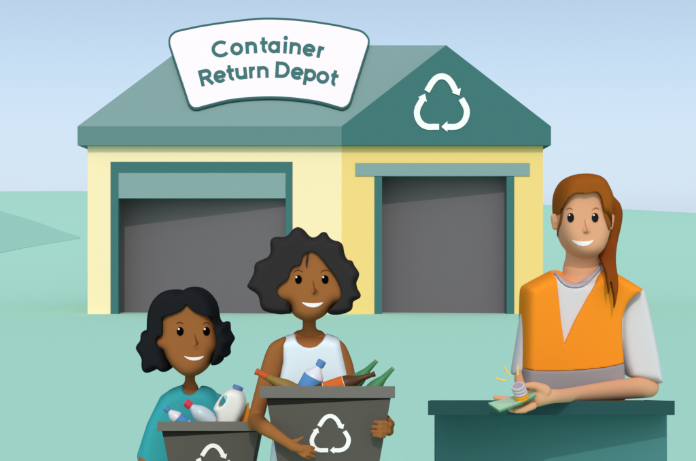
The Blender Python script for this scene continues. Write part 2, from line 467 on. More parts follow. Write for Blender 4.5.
# ------------------------------------------------------------------ people
SK1 = mat('brown_skin', (163,107,58)); SKN = mat('nose_shade_brown', (118,70,38)); SK2 = mat('light_skin', (221,168,128), gain=1.1); SK2N = mat('nose_shade_tan', (197,140,104))
HAIR1 = mat('charcoal_hair', (52,51,51)); HAIR2 = mat('blue_black_hair', (32,36,39)); HAIR3 = mat('chestnut_hair', (158,90,28)); HAIR4 = mat('dark_chestnut_hair', (141,73,24))
BLACK = mat('eye_black', (6,6,8)); IRIS = mat('eye_charcoal', (34,34,38)); TEETH = mat('teeth_white', (255,255,255)); BROWD = mat('brow_dark', (92,58,34)); BROWL = mat('brow_ginger', (176,108,58))
TANK = mat('white_cotton', (223,246,252), gain=1.08); TEALTOP = mat('teal_cotton', (54,160,166), gain=1.22); GTEE = mat('grey_cotton', (219,226,228)); COLLAR = mat('collar_grey', (180,182,190))
VEST = mat('orange_vest', (247,150,38), gain=1.08); BAND = mat('grey_band', (157,155,156)); JEANS = mat('navy_denim', (60,76,104)); SHOE = mat('shoe_grey', (90,90,94))

def cut(G, keep=None, drop=None):
    if keep is not None: G.f = np.maximum(G.f, keep.astype(np.float32))
    if drop is not None: G.f = np.maximum(G.f, (-drop).astype(np.float32))
def front(G, yc):                       # signed field: negative in front of yc
    return (G.y-yc)[None, :, None]
def prism(G, pts, Y, smooth=5):
    return G.poly(pts, Y, smooth)[:, None, :]*np.ones((1, G.n[1], 1))

def head_d2(G, head, face, Y, jaw, grow):
    a = G.poly(head, Y); b = G.poly(face, Y)-grow/F*Y
    d = np.minimum(a, np.maximum(b, (EYE+(HY-jaw)/F*Y)-G.Z2))
    for _ in range(10):                  # soften the creases of the distance field
        q = np.pad(d, 1, mode='edge'); d = (q[:-2, 1:-1]+q[2:, 1:-1]+q[1:-1, :-2]+q[1:-1, 2:]+2*d)/6
    return d
def eye(tree, cx, cy, rx, ry, hx, hy, hr, m, parent):
    e = relief('eye', [(cx+rx*math.cos(R(a)), cy+ry*math.sin(R(a))) for a in range(0, 360, 30)], tree, m, parent, lift=0.0022, step=0.9)
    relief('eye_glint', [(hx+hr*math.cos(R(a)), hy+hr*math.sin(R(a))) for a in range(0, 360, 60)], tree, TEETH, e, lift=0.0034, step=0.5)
def thin(pts, wd):                       # outline of a brush stroke that tapers at both ends
    c = crom(pts, 4, closed=False); n = len(c); a = []; b = []
    for i in range(n):
        t = c[min(i+1, n-1)]-c[max(i-1, 0)]; t /= np.linalg.norm(t); nn = np.array((-t[1], t[0]))
        ww = wd/2*(0.35+0.65*math.sin(math.pi*i/(n-1)))
        a.append(c[i]+nn*ww); b.append(c[i]-nn*ww)
    return a+b[::-1]
def legs(parent, hips, ankle_dx, Yp, floor_y, rt, rc):
    """trousers and shoes, standing on the ground; hips = (x, y, half width) in photo pixels"""
    cx, cy, hwid = hips; fp = HY+EYE*F/Yp
    zg = 0.0
    G = Grid((P(cx-hwid*1.7, 0, Yp).x-.05, Yp-.2, 0.03), (P(cx+hwid*1.7, 0, Yp).x+.05, Yp+.2, P(0, cy, Yp).z+.1), 0.008)
    G.chain([(cx-hwid*.55, cy, Yp, rt*1.15), (cx+hwid*.55, cy, Yp, rt*1.15)], 0.02)
    for s in (-1, 1):
        G.chain([(cx+s*hwid*.5, cy+8, Yp, rt), (cx+s*(hwid*.5+ankle_dx*.5), (cy+fp)/2, Yp-.01, rt*.72), (cx+s*(hwid*.5+ankle_dx), fp-26, Yp+.01, rc)], 0.012)
    solid('trousers', G, JEANS, parent)
    for s in (-1, 1):
        x = P(cx+s*(hwid*.5+ankle_dx), 0, Yp).x; r = rc/F*Yp
        G = Grid((x-.08, Yp-.22, -0.02), (x+.08, Yp+.1, 0.16), 0.006)
        G.cone((x, Yp+.02, .045), (x, Yp-.13, .032), .043, .032, 0.01); G.cone((x, Yp+.02, .05), (x, Yp+.01, .1), .045, .04, .01)
        G.f = np.maximum(G.f, -(G.z[None, None, :]-0.0)-0*G.f)
        solid('shoe', G, SHOE, parent)

# ---- the child --------------------------------------------------------------
YK = 4.05
kid = thing('person', 'child with chin-length black hair and teal top holding the smaller grey bin of plastic bottles', 'person', P(188, 255+1.5*F/YK, YK))
kh_outer = Z(130,284,[(312,42),(345,22),(380,17),(420,25),(460,50),(495,90),(515,130),(524,180),(529,212),(542,233),(556,232),(567,226),(588,233),(593,262),(594,285),(612,318),(618,338),(598,372),(591,395),(594,422),(582,434),(565,436),(553,452),(546,468),(530,478),(510,482),(491,476),(470,430),(460,380),(340,370),(240,380),(238,430),(251,480),(242,508),(222,521),(196,517),(176,503),(150,515),(120,526),(96,517),(85,495),(82,465),(84,445),(74,420),(50,380),(55,355),(75,328),(77,300),(84,280),(98,274),(112,272),(115,200),(125,150),(145,100),(180,60),(220,38),(270,33),(298,37)])
kh_face = Z(130,284,[(343,119),(352,132),(385,163),(430,183),(478,194),(492,204),(500,245),(512,282),(522,330),(520,370),(505,420),(492,461),(470,500),(430,560),(360,600),(280,560),(252,480),(238,458),(224,438),(217,412),(208,388),(182,378),(165,358),(162,332),(178,308),(197,303),(200,240),(200,198),(240,189),(290,169),(325,148)])
k_head = Z(130,284,[(340,75),(420,90),(480,150),(508,220),(519,280),(524,330),(521,372),(508,420),(488,466),(463,503),(432,530),(398,546),(360,552),(322,540),(285,512),(255,484),(236,458),(222,436),(214,410),(203,391),(180,378),(164,356),(163,330),(178,309),(194,302),(190,240),(200,170),(240,110)])
k_torso = [(184,384.5),(178,386.5),(170,389.5),(164,395),(158,404),(152,415),(147,428),(143,443),(141.5,460),(143,500),(146,560),(236,560),(238,500),(236,450),(230,425),(222,404),(216,394),(210,388.5),(203,386.5),(198,386),(192,386)]
k_top_cut = [(100,380),(180.6,386.2),(182,390),(185.5,393.6),(190,394.8),(194.5,393.4),(197.5,390),(198.8,386.2),(280,380),(280,640),(100,640)]
G = Grid((-.66, YK-.36, P(0,560,YK).z-.02), (-.25, YK+.16, P(0,286,YK).z), 0.003)
yh = YK-0.03
G.add(G.inflate(None, yh, .085, 15, p=3, y0=yh, d2=head_d2(G, k_head, kh_face, yh, 352, 2.5)))
G.cone(P(160.6,341,yh), P(162,345,yh+.01), .016, .014, .006)                      # ear
G.cone(P(190,365,YK-.005), P(190,392,YK+.005), 5.0/F*YK, 5.2/F*YK, .006)          # neck
G.cone(P(190,389,YK), P(190,400,YK+.005), 8.5/F*YK, 10/F*YK, .006)
G.cone(P(194.5,343,yh-.081), P(196,345.6,yh-.083), .003, .005, .008)              # nose
G.add(G.inflate(k_torso, YK, .07, 14, shrink=3, p=2.6), .004)
G.chain([(150,445,YK-.02,9),(147,463,YK-.06,9)], .006)
G.chain([(145.8,469,YK-.055,8.2),(152,490,YK-.13,8),(163,505,YK-.2,6.5)], .006)            # forearm coming forward under the bin
G.chain([(163,505,YK-.2,6.5),(170,508,YK-.25,7)], .005)
for i, (dy, L) in enumerate(((-5,15),(-1.5,17),(2,16),(5.5,13))):
    G.chain([(170,508+dy,YK-.26,3.2),(170+L*.6,506+dy,YK-.335,2.9),(174+L,505+dy,YK-.355,2.6)], .003)
G.chain([(166,502,YK-.25,3.4),(172,494,YK-.3,3.1),(177,489,YK-.345,2.8)], .003)
G.chain([(236,470,YK-.04,9),(240,492,YK-.1,7.5),(246,504,YK-.18,6.5)], .006)
for i, (dy, L) in enumerate(((-5,13),(-1.5,15),(2,14),(5.5,12))):
    G.chain([(246,505+dy,YK-.2,3.2),(250,505+dy,YK-.3,2.9),(251-L*.6,505+dy,YK-.352,2.6)], .003)
body = solid('body', G, SK1, kid)
KT = bvh_of(body)
# teal top with long sleeves
G = Grid((-.66, YK-.2, P(0,562,YK).z-.02), (-.25, YK+.16, P(0,380,YK).z), 0.0035)
G.add(G.inflate(k_torso, YK, .085, 14, p=3))
G.chain([(167,402,YK,8.5),(159,428,YK-.01,11.5),(150,456,YK-.035,12.8)], .008)
G.chain([(217,402,YK,8.5),(231,440,YK-.01,10),(238,478,YK-.06,10)], .01)
cut(G, keep=prism(G, k_top_cut, YK-.06, 1))
solid('top', G, TEALTOP, kid)
# hair
G = Grid((-.68, YK-.2, P(0,376,YK).z-.02), (-.25, YK+.16, P(0,284,YK).z), 0.003)
G.add(G.inflate(kh_outer, YK-.02, .122, 9, p=3, y0=YK-.005))
cut(G, drop=np.maximum(prism(G, kh_face, YK-.10), front(G, YK+.01)))
solid('hair', G, HAIR2, kid)
zk = lambda pts: Z(130,284,pts)
eye(KT, 130+300/5.983, 284+283/5.983, 3.5, 4.4, 130+292/5.983, 284+269/5.983, 1.0, BLACK, kid)
eye(KT, 130+458/5.983, 284+283/5.983, 3.5, 4.4, 130+447/5.983, 284+269/5.983, 1.0, BLACK, kid)
relief('eyebrow', thin(zk([(277,236),(297,229),(318,237)]), 1.0), KT, BROWD, kid, step=.7)
relief('eyebrow', thin(zk([(436,240),(457,230),(478,238)]), 1.0), KT, BROWD, kid, step=.7)
relief('nose_shade', zk([(385,293),(391,310),(400,334),(412,352),(404,363),(386,371),(393,357),(389,325)]), KT, SKN, kid, smooth=2, step=.8)  # shading of the nose, painted as a patch of darker skin
relief('mouth', zk([(321,430),(345,436),(382,438),(420,435),(444,430),(428,446),(402,456),(372,457),(343,447)]), KT, TEETH, kid, smooth=2, step=.8)
legs(kid, (191,560,42), 2, YK, 0, 24, 13)

# ---- the mother -------------------------------------------------------------
YM = 3.75
mom = thing('person', 'tall person with big curly charcoal hair and white sleeveless top carrying the larger grey bin', 'person', P(320, 255+1.5*F/YM, YM))
mh_outer = Z(246,222,[(12,380),(30,345),(52,300),(55,260),(70,238),(110,220),(140,202),(150,170),(148,125),(160,97),(190,88),(230,90),(258,74),(285,42),(313,30),(343,44),(375,80),(402,93),(430,82),(455,61),(480,62),(497,88),(520,107),(558,117),(580,140),(590,190),(607,224),(636,233),(650,262),(677,303),(673,335),(661,363),(668,400),(687,433),(683,452),(664,463),(641,478),(638,512),(620,533),(570,551),(520,553),(495,546),(482,530),(450,480),(400,440),(330,430),(285,470),(280,520),(268,543),(210,551),(150,541),(108,526),(90,495),(82,453),(68,428),(25,400)])
mh_face = Z(246,222,[(188,410),(191,392),(220,366),(252,342),(262,312),(275,278),(300,264),(324,261),(335,237),(342,207),(356,191),(378,181),(400,178),(420,188),(450,215),(500,280),(540,335),(562,385),(569,415),(566,440),(552,470),(520,505),(486,540),(455,600),(375,640),(300,590),(278,545),(272,515),(258,484),(215,454),(193,432)])
m_head = Z(246,222,[(400,120),(460,150),(520,230),(560,330),(571,400),(568,436),(552,472),(520,508),(487,543),(457,568),(418,586),(375,594),(335,585),(300,566),(281,550),(272,520),(256,488),(216,458),(190,432),(186,408),(192,388),(222,362),(240,330),(250,260),(290,180),(340,135)])
G = Grid((-.29, YM-.46, P(0,560,YM).z), (.15, YM+.15, P(0,232,YM).z), 0.003)
yh = YM-.03
m_torso = [(295,334),(283,337.5),(278,342),(280,352),(281,362),(279,372),(277,390),(275,415),(272.5,442),(270,465),(268,500),(266,560),(366,560),(364,500),(360,440),(354,400),(350,380),(346.5,365),(343.5,350),(340,340),(331,335.5),(325,334),(310,334)]
G.add(G.inflate(None, yh, .088, 15, p=3, y0=yh, d2=head_d2(G, m_head, mh_face, yh, 304, 7)))
G.cone(P(309,306,YM-.01), P(309.5,336,YM), 6.3/F*YM, 6.9/F*YM, .006)
G.chain([(300,338,YM,8),(318,338,YM,8)], .01)
G.cone(P(313.5,288,yh-.087), P(315,291.5,yh-.089), .003, .006, .006)
G.add(G.inflate(m_torso, YM, .072, 14, shrink=2.5, p=2.6), .006)
# upper arm on the left of the picture, elbow, forearm across the front of the bin
m_arm = [(286,337.3),(279,338.8),(271,343.5),(266.5,351),(263,361),(258.5,377),(252.3,401),(249.5,412),(248,421),(248.8,427.5),(254,430),(261,423),(264.5,416),(268,403),(273,391),(279.5,378),(283,364),(286,350)]
G.add(G.inflate(m_arm, YM-.05, .040, 12, p=3), .004)
G.chain([(256.5,420,YM-.06,7.8),(262,425.5,3.50,7.8),(266.5,428.8,3.385,7.4),(277,435.6,3.365,6.0),(288,443,3.35,4.9),(293,446.3,3.348,4.9)], .006)
G.chain([(294,446.5,3.345,5.0),(301,449,3.343,4.4)], .004)                          # palm
for pts in ([(302,446.2),(309,446.6),(314.3,448.0)], [(302,449.2),(310,450.6),(316.6,452.2)], [(301,451.6),(308,454.2),(314.6,456.6)], [(298.5,452.6),(304,456),(309.8,458.4)]):
    G.chain([(pts[0][0],pts[0][1],3.345,2.0),(pts[1][0],pts[1][1],3.338,1.9),(pts[2][0],pts[2][1],3.352,1.55)], .0015)
G.chain([(291,442.5,3.345,3.0),(297,440.6,3.338,2.1),(302.8,437.4,3.348,1.5)], .002)
# arm on the right of the picture, behind the bin, hand round its edge
m_arm2 = [(336,339),(341,341),(345.5,345.5),(349.5,354),(353,364),(355.5,377),(357,395),(352,410),(344,400),(338,380),(334,350)]
G.add(G.inflate(m_arm2, YM-.01, .040, 13, p=2.4), .004)
G.chain([(350,390,YM-.02,7),(361,424,YM-.055,7),(374,432,3.655,6),(386,430,3.60,5.4)], .006)
G.chain([(388.5,424.5,3.57,4.2),(390.5,424,3.46,3.9),(389,424.5,3.385,3.2)], .005); G.chain([(387.5,431,3.57,4.6),(389,431,3.46,4.4),(387.5,431,3.385,3.6)], .005); G.chain([(387.5,417.5,3.50,2.6),(388.7,420,3.44,3.0)], .005)
for y, x, x0 in ((422.3,374.6,386),(427.0,372.4,386),(431.4,372.2,386),(435.6,373.6,384)):
    G.chain([(x0,y+.3,3.365,2.5),(380,y+.3,3.353,2.25),(x,y-.4,3.362,1.8)], .0015)
G.chain([(387,420,3.56,3),(383,413,3.6,2.4),(378,409,3.61,2.2)], .002)
body = solid('body', G, SK1, mom, it=1)
MT = bvh_of(body)
G = Grid((-.25, YM-.15, P(0,564,YM).z), (.08, YM+.15, P(0,325,YM).z), 0.0035)
G.add(G.inflate(m_torso, YM, .085, 12, p=3, shrink=-.3))
m_tank_cut = [(250,325),(294.6,325),(294.4,334.3),(294.9,338.5),(298,343.5),(303.7,347.2),(309.5,348.2),(316.2,346.8),(322,341.8),(325.9,335.2),(326,325),(333,325),(338.8,339.4),(342.6,357),(346,372),(349,390),(400,420),(400,600),(240,600),(240,420),(276,390),(279.8,376.8),(282.6,362),(283,348),(281.9,337.7),(281,325)]
m_tank_cut = [p for p in m_tank_cut if p != (250,325)]
cut(G, keep=prism(G, m_tank_cut, YM-.08, 1))
solid('tank_top', G, TANK, mom)
G = Grid((-.31, YM-.2, P(0,318,YM).z), (.14, YM+.17, P(0,222,YM).z), 0.003)
G.add(G.inflate(mh_outer, YM-.02, .128, 9, p=3, y0=YM-.002))
cut(G, drop=np.maximum(prism(G, mh_face, YM-.11), front(G, YM+.01)))
hair = solid('hair', G, HAIR1, mom)
zm = lambda pts: Z(246,222,pts)
st = thin(zm([(371,176),(370,200),(366,225),(363,250),(364,273)]), 2.1)
relief('hair_strand', st, MT, HAIR1, hair, lift=.004, step=.8)
eye(MT, 246+314/5.983, 222+344/5.983, 3.4, 4.3, 246+301/5.983, 222+330/5.983, .95, BLACK, mom)
eye(MT, 246+474/5.983, 222+344/5.983, 3.4, 4.3, 246+462/5.983, 222+330/5.983, .95, BLACK, mom)
relief('eyebrow', thin(zm([(286,301),(303,289),(322,289),(341,300)]), .95), MT, BROWD, mom, step=.7)
relief('eyebrow', thin(zm([(446,303),(462,290),(480,288),(498,294)]), .95), MT, BROWD, mom, step=.7)
relief('nose_shade', zm([(400,348),(407,370),(415,396),(429,409),(419,421),(402,436),(406,415),(403,385)]), MT, SKN, mom, smooth=2, step=.8)  # nose shade put into the colour of a raised patch
relief('mouth', Z(246,280,[(333,133),(365,137),(400,139),(435,137),(463,133),(443,152),(420,161),(396,164),(362,155)]), MT, TEETH, mom, smooth=2, step=.8)
legs(mom, (316,565,48), 2, YM, 0, 29, 15)

# ---- the attendant ----------------------------------------------------------
YA = 3.88
att = thing('person', 'attendant with long red-brown ponytail and orange safety vest behind the counter', 'person', P(575, 255+1.5*F/YA, YA))
a_head = Z(530,168,[(320,60),(380,72),(430,120),(450,200),(462,280),(468,340),(462,390),(452,430),(440,461),(425,490),(400,515),(365,532),(320,539),(275,530),(240,510),(212,480),(195,455),(180,420),(170,380),(165,330),(168,260),(180,180),(210,110),(260,70)])
a_hair = Z(530,168,[(290,38),(345,38),(395,49),(430,75),(452,112),(468,148),(479,185),(480,225),(473,262),(469,300),(471,340),(474,366),(462,350),(452,330),(440,310),(400,300),(250,300),(185,330),(172,352),(166,370),(160,330),(156,290),(152,230),(154,175),(168,122),(198,75),(240,48)])
a_face = Z(530,168,[(290,155),(320,158),(350,152),(375,147),(398,158),(414,188),(424,235),(436,280),(452,322),(475,372),(470,480),(400,560),(240,560),(160,480),(166,372),(176,340),(184,295),(190,250),(202,212),(222,177),(252,158)])
a_tail = [(607,190),(612,195),(617,200),(620.5,205),(622.4,214),(621,226),(618,239),(616.3,250),(615.8,262),(617.6,277),(618,286),(616.8,296),(614,308.5),(613.3,297),(611.5,288),(610,281.5),(608.6,294.5),(606.8,284),(603,272),(599.2,262),(598.7,253),(601,243),(605,232),(607.5,220),(606,205)]
a_torso = [(556,270),(540,277),(527,284),(523.2,287),(521.6,293),(521,310),(520.5,340),(519.8,368),(519.4,390),(521,430),(522,470),(624,470),(624,420),(622.6,390),(622.4,368),(621,345),(620.5,322),(624,306),(632,297),(639,292.5),(642.3,289.2),(634,284.5),(617,275),(604,268),(590,276),(570,276)]
G = Grid((P(484,0,YA).x-.02, YA-.57, P(0,472,YA).z-.04), (P(662,0,YA).x+.02, YA+.15, P(0,172,YA).z), 0.003)
yh = YA-.03
G.add(G.inflate(a_head, yh, .092, 17, p=3, y0=yh))
for ex, s in ((553.9, -1), (611.2, 1)):                                            # ears
    G.cone(P(ex,217,yh+.005), P(ex-s*1.0,227,yh+.01), .0095, .008, .004); G.cone(P(ex-s*4,221,yh+.005), P(ex-s*1.5,221,yh+.005), .012, .009, .004)
G.cone(P(582.7,246,YA-.0), P(582.5,278,YA+.005), 16.3/F*YA, 17.5/F*YA, .004)
G.cone(P(583,272,YA+.005), P(583,285,YA+.01), 20/F*YA, 25/F*YA, .012)
G.cone(P(586,224,yh-.09), P(586.5,230,yh-.094), .004, .007, .008)
G.add(G.inflate(a_torso, YA+.005, .085, 16, shrink=4, p=2.8), .006)
# far arm hanging down behind the counter
G.chain([(533,300,YA+.01,10),(523,372,YA-.02,8),(521.5,378,YA-.03,7),(521,392,YA-.1,5.6),(519,402,YA-.17,5)], .004)
# near arm: upper arm, forearm resting on the counter, hand
G.chain([(634,304,YA,13),(643,360,YA,13),(646,382,YA-.005,10.5)], .01)
G.chain([(648.3,387,YA-.02,10.5),(630,388.4,3.80,10.4),(600,391.6,3.66,9.0),(575,394.4,3.54,7.5),(560,395.8,3.465,6.9),(549,396.2,3.43,7.6),(538,397.5,3.42,9.0)], .004)
G.chain([(538,395,3.42,8.5),(529,402.5,3.425,7.6)], .006)
G.chain([(544,391,3.415,7),(536,386.2,3.40,4.3),(528,385.6,3.385,3.2),(522.5,386.3,3.372,2.5)], .003)           # thumb
G.chain([(530,400,3.47,4.2),(512,400,3.495,3.4),(495.6,397.6,3.50,2.6)], .003)                                      # index finger beyond the notes
G.chain([(531,404,3.44,4.2),(520,407.6,3.44,3.9),(507.5,406.6,3.43,3.1)], .003)
G.chain([(531,406,3.41,4.2),(521,409.6,3.41,3.8),(511,409.4,3.40,3.0)], .003)
G.chain([(533,405.6,3.39,4.0),(524,409.6,3.385,3.4),(516,410.8,3.38,2.7)], .003)
body = solid('body', G, SK2, att, it=1)
AT = bvh_of(body)
# grey T-shirt
neck_cut_o = [(556.4,262),(556.6,269.5),(558.4,278.5),(564.3,285.1),(571.8,287.6),(581.8,286.8),(591.8,281),(602.7,270.1),(604,262)]
neck_cut_i = [(559.6,262),(559.8,269.5),(561.4,276.8),(566,281.8),(572.6,283.8),(580.1,283),(590.2,276.8),(601,268.4),(602,262)]
sleeve = [(636,288),(641.9,289.2),(645.6,300),(650.5,322),(655.6,347),(659,366),(660.4,382.3),(650,380.5),(638,378.3),(627.8,376.6),(624.5,371),(621.4,360),(618,335),(618,316),(622,304),(630,294)]
lsleeve = [(532,292),(527,297),(523,304),(519.2,322),(514.5,351),(511.2,372.8),(515,374.4),(519.4,375.4),(533,378),(541,345),(543,300)]
G = Grid((P(508,0,YA).x-.02, YA-.15, P(0,472,YA).z-.04), (P(664,0,YA).x+.02, YA+.15, P(0,262,YA).z), 0.0035)
G.add(G.inflate(a_torso, YA+.005, .100, 14, shrink=2, p=3))
G.cone(P(583,277,YA+.005), P(583,290,YA+.01), 24/F*YA, 30/F*YA, .012)
G.add(G.inflate(sleeve, YA, .062, 9, p=2.8), .004); G.add(G.inflate(lsleeve, YA+.01, .055, 10, p=2.4), .004)
cut(G, drop=np.maximum(prism(G, neck_cut_o, YA-.09), front(G, YA+.06)))
G.f = np.maximum(G.f, (prism(G, [(480,262),(556,268),(604,268),(700,262),(700,500),(480,500)], YA, 1)).astype(np.float32))
solid('t_shirt', G, GTEE, att)
G = Grid((P(550,0,YA).x, YA-.17, P(0,292,YA).z), (P(610,0,YA).x, YA+.13, P(0,262,YA).z), 0.0025)
G.add(G.inflate(a_torso, YA+.005, .104, 14, shrink=1.7, p=3)); G.cone(P(583,277,YA+.005), P(583,290,YA+.01), 25/F*YA, 31/F*YA, .012)
G.f = np.maximum(G.f, np.maximum(prism(G, neck_cut_o, YA-.09), -prism(G, neck_cut_i, YA-.09)).astype(np.float32))
G.f = np.maximum(G.f, (front(G, YA+.03)*np.ones(G.f.shape)).astype(np.float32))
solid('collar', G, COLLAR, att)
# safety vest, open in a V over the shirt
vest_cut = [(515,262),(555.2,267),(604,267),(617.6,273.5),(628,280),(641.9,289.3),(631.8,295),(623.5,305),(619.6,316.8),(619.3,328.4),(620,347),(621.8,363.5),(622.6,400),(623,480),(510,480),(512,380),(515,300)]
v_open = [(555.2,262),(555.2,270),(557.2,285),(561,322),(564.3,344),(574.5,321),(588,296.5),(603.6,271.7),(604.5,262)]
band = [(500,366),(519,368.2),(528,369.9),(540,370.6),(552,370.8),(575,370.2),(600,368),(612,365.9),(622,363.6),(640,359),(640,377.5),(622,382),(600,386),(575,388.5),(552,390.3),(540,390.5),(528,390.3),(519,390),(500,389)]
def vest_field(G, extra):
    G.add(G.inflate(a_torso, YA+.005, .112+extra, 12, p=3, shrink=-extra*300))
    cut(G, keep=prism(G, vest_cut, YA-.06, 1))
    cut(G, drop=np.maximum(prism(G, v_open, YA-.10, 1), front(G, YA+.0)))
    cut(G, drop=np.maximum(prism(G, [(565,262),(566,272),(583,280),(600,272),(600,262)], YA, 2), -front(G, YA-.01)))
lo_, hi_ = (P(514,0,YA).x-.02, YA-.16, P(0,472,YA).z-.04), (P(646,0,YA).x+.02, YA+.16, P(0,264,YA).z)
G = Grid(lo_, hi_, 0.003); vest_field(G, 0)
cut(G, drop=prism(G, band, YA-.1))
v0 = solid('safety_vest', G, VEST, att, it=1)
G = Grid(lo_, hi_, 0.003); vest_field(G, .0015); cut(G, keep=prism(G, band, YA-.1))
solid('reflective_band', G, BAND, v0, it=1)
# hair: cap, side locks, ponytail
G = Grid((P(552,0,YA).x, YA-.17, P(0,250,YA).z), (P(616,0,YA).x, YA+.15, P(0,170,YA).z), 0.0025)
G.add(G.inflate(a_hair, YA-.02, .128, 14, p=3, y0=YA-.015))
cut(G, drop=np.maximum(prism(G, a_face, YA-.10), front(G, YA+.0)))
hair = solid('hair', G, HAIR3, att)
za = lambda pts: Z(530,168,pts)
relief('side_lock', za([(424,180),(434,240),(448,290),(462,330),(476,372),(481,345),(476,300),(470,250),(462,200),(445,170)]), AT, HAIR3, hair, lift=.009, step=.9)
relief('side_lock', za([(196,200),(186,240),(180,290),(172,330),(162,372),(160,400),(163,420),(166,400),(169,375),(182,335),(191,290),(196,245)]), AT, HAIR3, hair, lift=.009, step=.9, smooth=2)
G = Grid((P(596,0,YA).x, YA-.16, P(0,312,YA).z), (P(626,0,YA).x, YA+.15, P(0,186,YA).z), 0.0025)
zz = np.clip((EYE+(HY-238)/F*YA-G.Z2)/.115, 0, 1); zz = zz*zz*(3-2*zz)
y0t = (YA+.05-zz*.195)[:, None, :]                                       # hangs from behind the head and falls over the shoulder
k_ = (YA-.04)/y0t[:, 0, :]
X0, Z0 = G.X2, G.Z2; G.X2 = X0*k_; G.Z2 = EYE+(Z0-EYE)*k_
d2 = G.poly(a_tail, YA-.04, 3); G.X2, G.Z2 = X0, Z0; Rm = 9/F*YA
a_ = (np.maximum(d2+Rm, 0)/Rm)[:, None, :]; b_ = np.abs(G.y[None, :, None]-y0t)/.026
G.add((((a_**2.4+b_**2.4)**(1/2.4)-1)*min(Rm, .026)).astype(np.float32))
solid('ponytail', G, HAIR4, hair, it=1)
eye(AT, 530+243/5.983, 168+297/5.983, 3.4, 4.7, 530+236/5.983, 168+282/5.983, .9, IRIS, att)
eye(AT, 530+390/5.983, 168+297/5.983, 3.4, 4.7, 530+382/5.983, 168+282/5.983, .9, IRIS, att)
relief('eyebrow', thin(za([(216,251),(230,241),(245,242),(256,252)]), 1.1), AT, BROWL, att, step=.7)
relief('eyebrow', thin(za([(373,252),(388,241),(402,240),(414,249)]), 1.1), AT, BROWL, att, step=.7)
relief('nose_shade', za([(325,300),(334,328),(348,384),(320,387),(336,378),(330,340)]), AT, SK2N, att, smooth=2, step=.8)  # darker tan patch painting the shade of the nose
relief('mouth', Z(530,235,[(250,30),(280,37),(320,39),(355,36),(381,29),(365,50),(345,62),(318,68),(290,61),(268,49)]), AT, TEETH, att, smooth=2, step=.8)
legs(att, (572,470,48), 2, YA, 0, 30, 15)

# ------------------------------------------------------------------ bins
RIM = mat('bin_rim_grey', (118,119,112)); BINM = mat('bin_grey', (91,91,84)); RIM_SHADOW = mat('rim_shadow_black', (38,38,34))
def bin_(rim, body_top, body_bot, wedge, Yf, depth, label, icon, yb):
    """rim = (x0, x1, y0, y1); body_top/bot = (xl, xr, y); the whole bin leans back so its mouth faces the carrier"""
    x0, x1, y0, y1 = rim
    t = thing('recycling_bin', label, 'bin', P((x0+x1)/2, yb, Yf+depth/2))
    s = (HY-y0)/F                       # slope of the leaning rim
    lean = lambda p, d: Vector((p.x, p.y+d, p.z+s*d))          # step back into the bin
    wall = .012
    def ring(bm, fl_t, fr_t, fl_b, fr_b, d0, d1, th):
        # hollow frame: four sides with thickness th
        def blk(a, b, c, e, da, db):    # front-left/right top, bottom-left/right
            add_hull(bm, [lean(c, da), lean(e, da), lean(e, db), lean(c, db), lean(a, da), lean(b, da), lean(b, db), lean(a, db)])
        blk(fl_t, fr_t, fl_b, fr_b, d0, d0+th); blk(fl_t, fr_t, fl_b, fr_b, d1-th, d1)
        T = Vector((th, 0, 0))
        blk(fl_t, fl_t+T, fl_b, fl_b+T, d0+th, d1-th); blk(fr_t-T, fr_t, fr_b-T, fr_b, d0+th, d1-th)
    bm = bmesh.new()
    ring(bm, P(x0, y0, Yf), P(x1, y0, Yf), P(x0, y1, Yf), P(x1, y1, Yf), 0, depth, .02)
    o = bm_obj('rim', bm, RIM, t)
    bv = o.modifiers.new('bevel', 'BEVEL'); bv.width = .0012; bv.segments = 2
    # rim shadow put in as a dark wedge, running out towards the right
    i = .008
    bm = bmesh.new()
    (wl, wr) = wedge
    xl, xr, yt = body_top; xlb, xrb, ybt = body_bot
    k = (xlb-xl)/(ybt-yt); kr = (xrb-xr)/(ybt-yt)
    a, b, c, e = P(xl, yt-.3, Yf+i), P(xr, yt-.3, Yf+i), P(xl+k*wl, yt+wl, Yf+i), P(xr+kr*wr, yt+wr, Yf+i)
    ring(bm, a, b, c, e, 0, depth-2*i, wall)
    bm_obj('collar', bm, RIM_SHADOW, t)  # no real collar: dark wedge standing in for the rim shadow
    bm = bmesh.new()
    a, b, c, e = c, e, P(xl+k*(yb-yt), yb, Yf+i), P(xr+kr*(yb-yt), yb, Yf+i)
    ring(bm, a, b, c, e, 0, depth-2*i, wall)
    add_hull(bm, [lean(c, wall), lean(e, wall), lean(e, depth-2*i-wall), lean(c, depth-2*i-wall)]+[lean(p, d)+Vector((0, 0, .012)) for p, d in ((c, wall), (e, wall), (e, depth-2*i-wall), (c, depth-2*i-wall))])
    bm_obj('tub', bm, BINM, t)
    ix0, ix1, iy0, iy1 = icon
    icon_obj('recycling_symbol', ix0, ix1, iy0, iy1, lambda x, y: P(x, y, Yf+i-.002), Vector((0, .0019, 0)), WHITE, t)
    return t
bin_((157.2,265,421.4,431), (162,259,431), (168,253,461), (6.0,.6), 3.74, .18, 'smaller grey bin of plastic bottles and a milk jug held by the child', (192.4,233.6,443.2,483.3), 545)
bin_((259.9,395,386.2,398), (266.4,390.8,398), (277.2,379.6,461), (7.6,1.2), 3.39, .22, 'larger grey bin of glass bottles held by the curly-haired person', (309.6,350.8,413.6,453.6), 525)

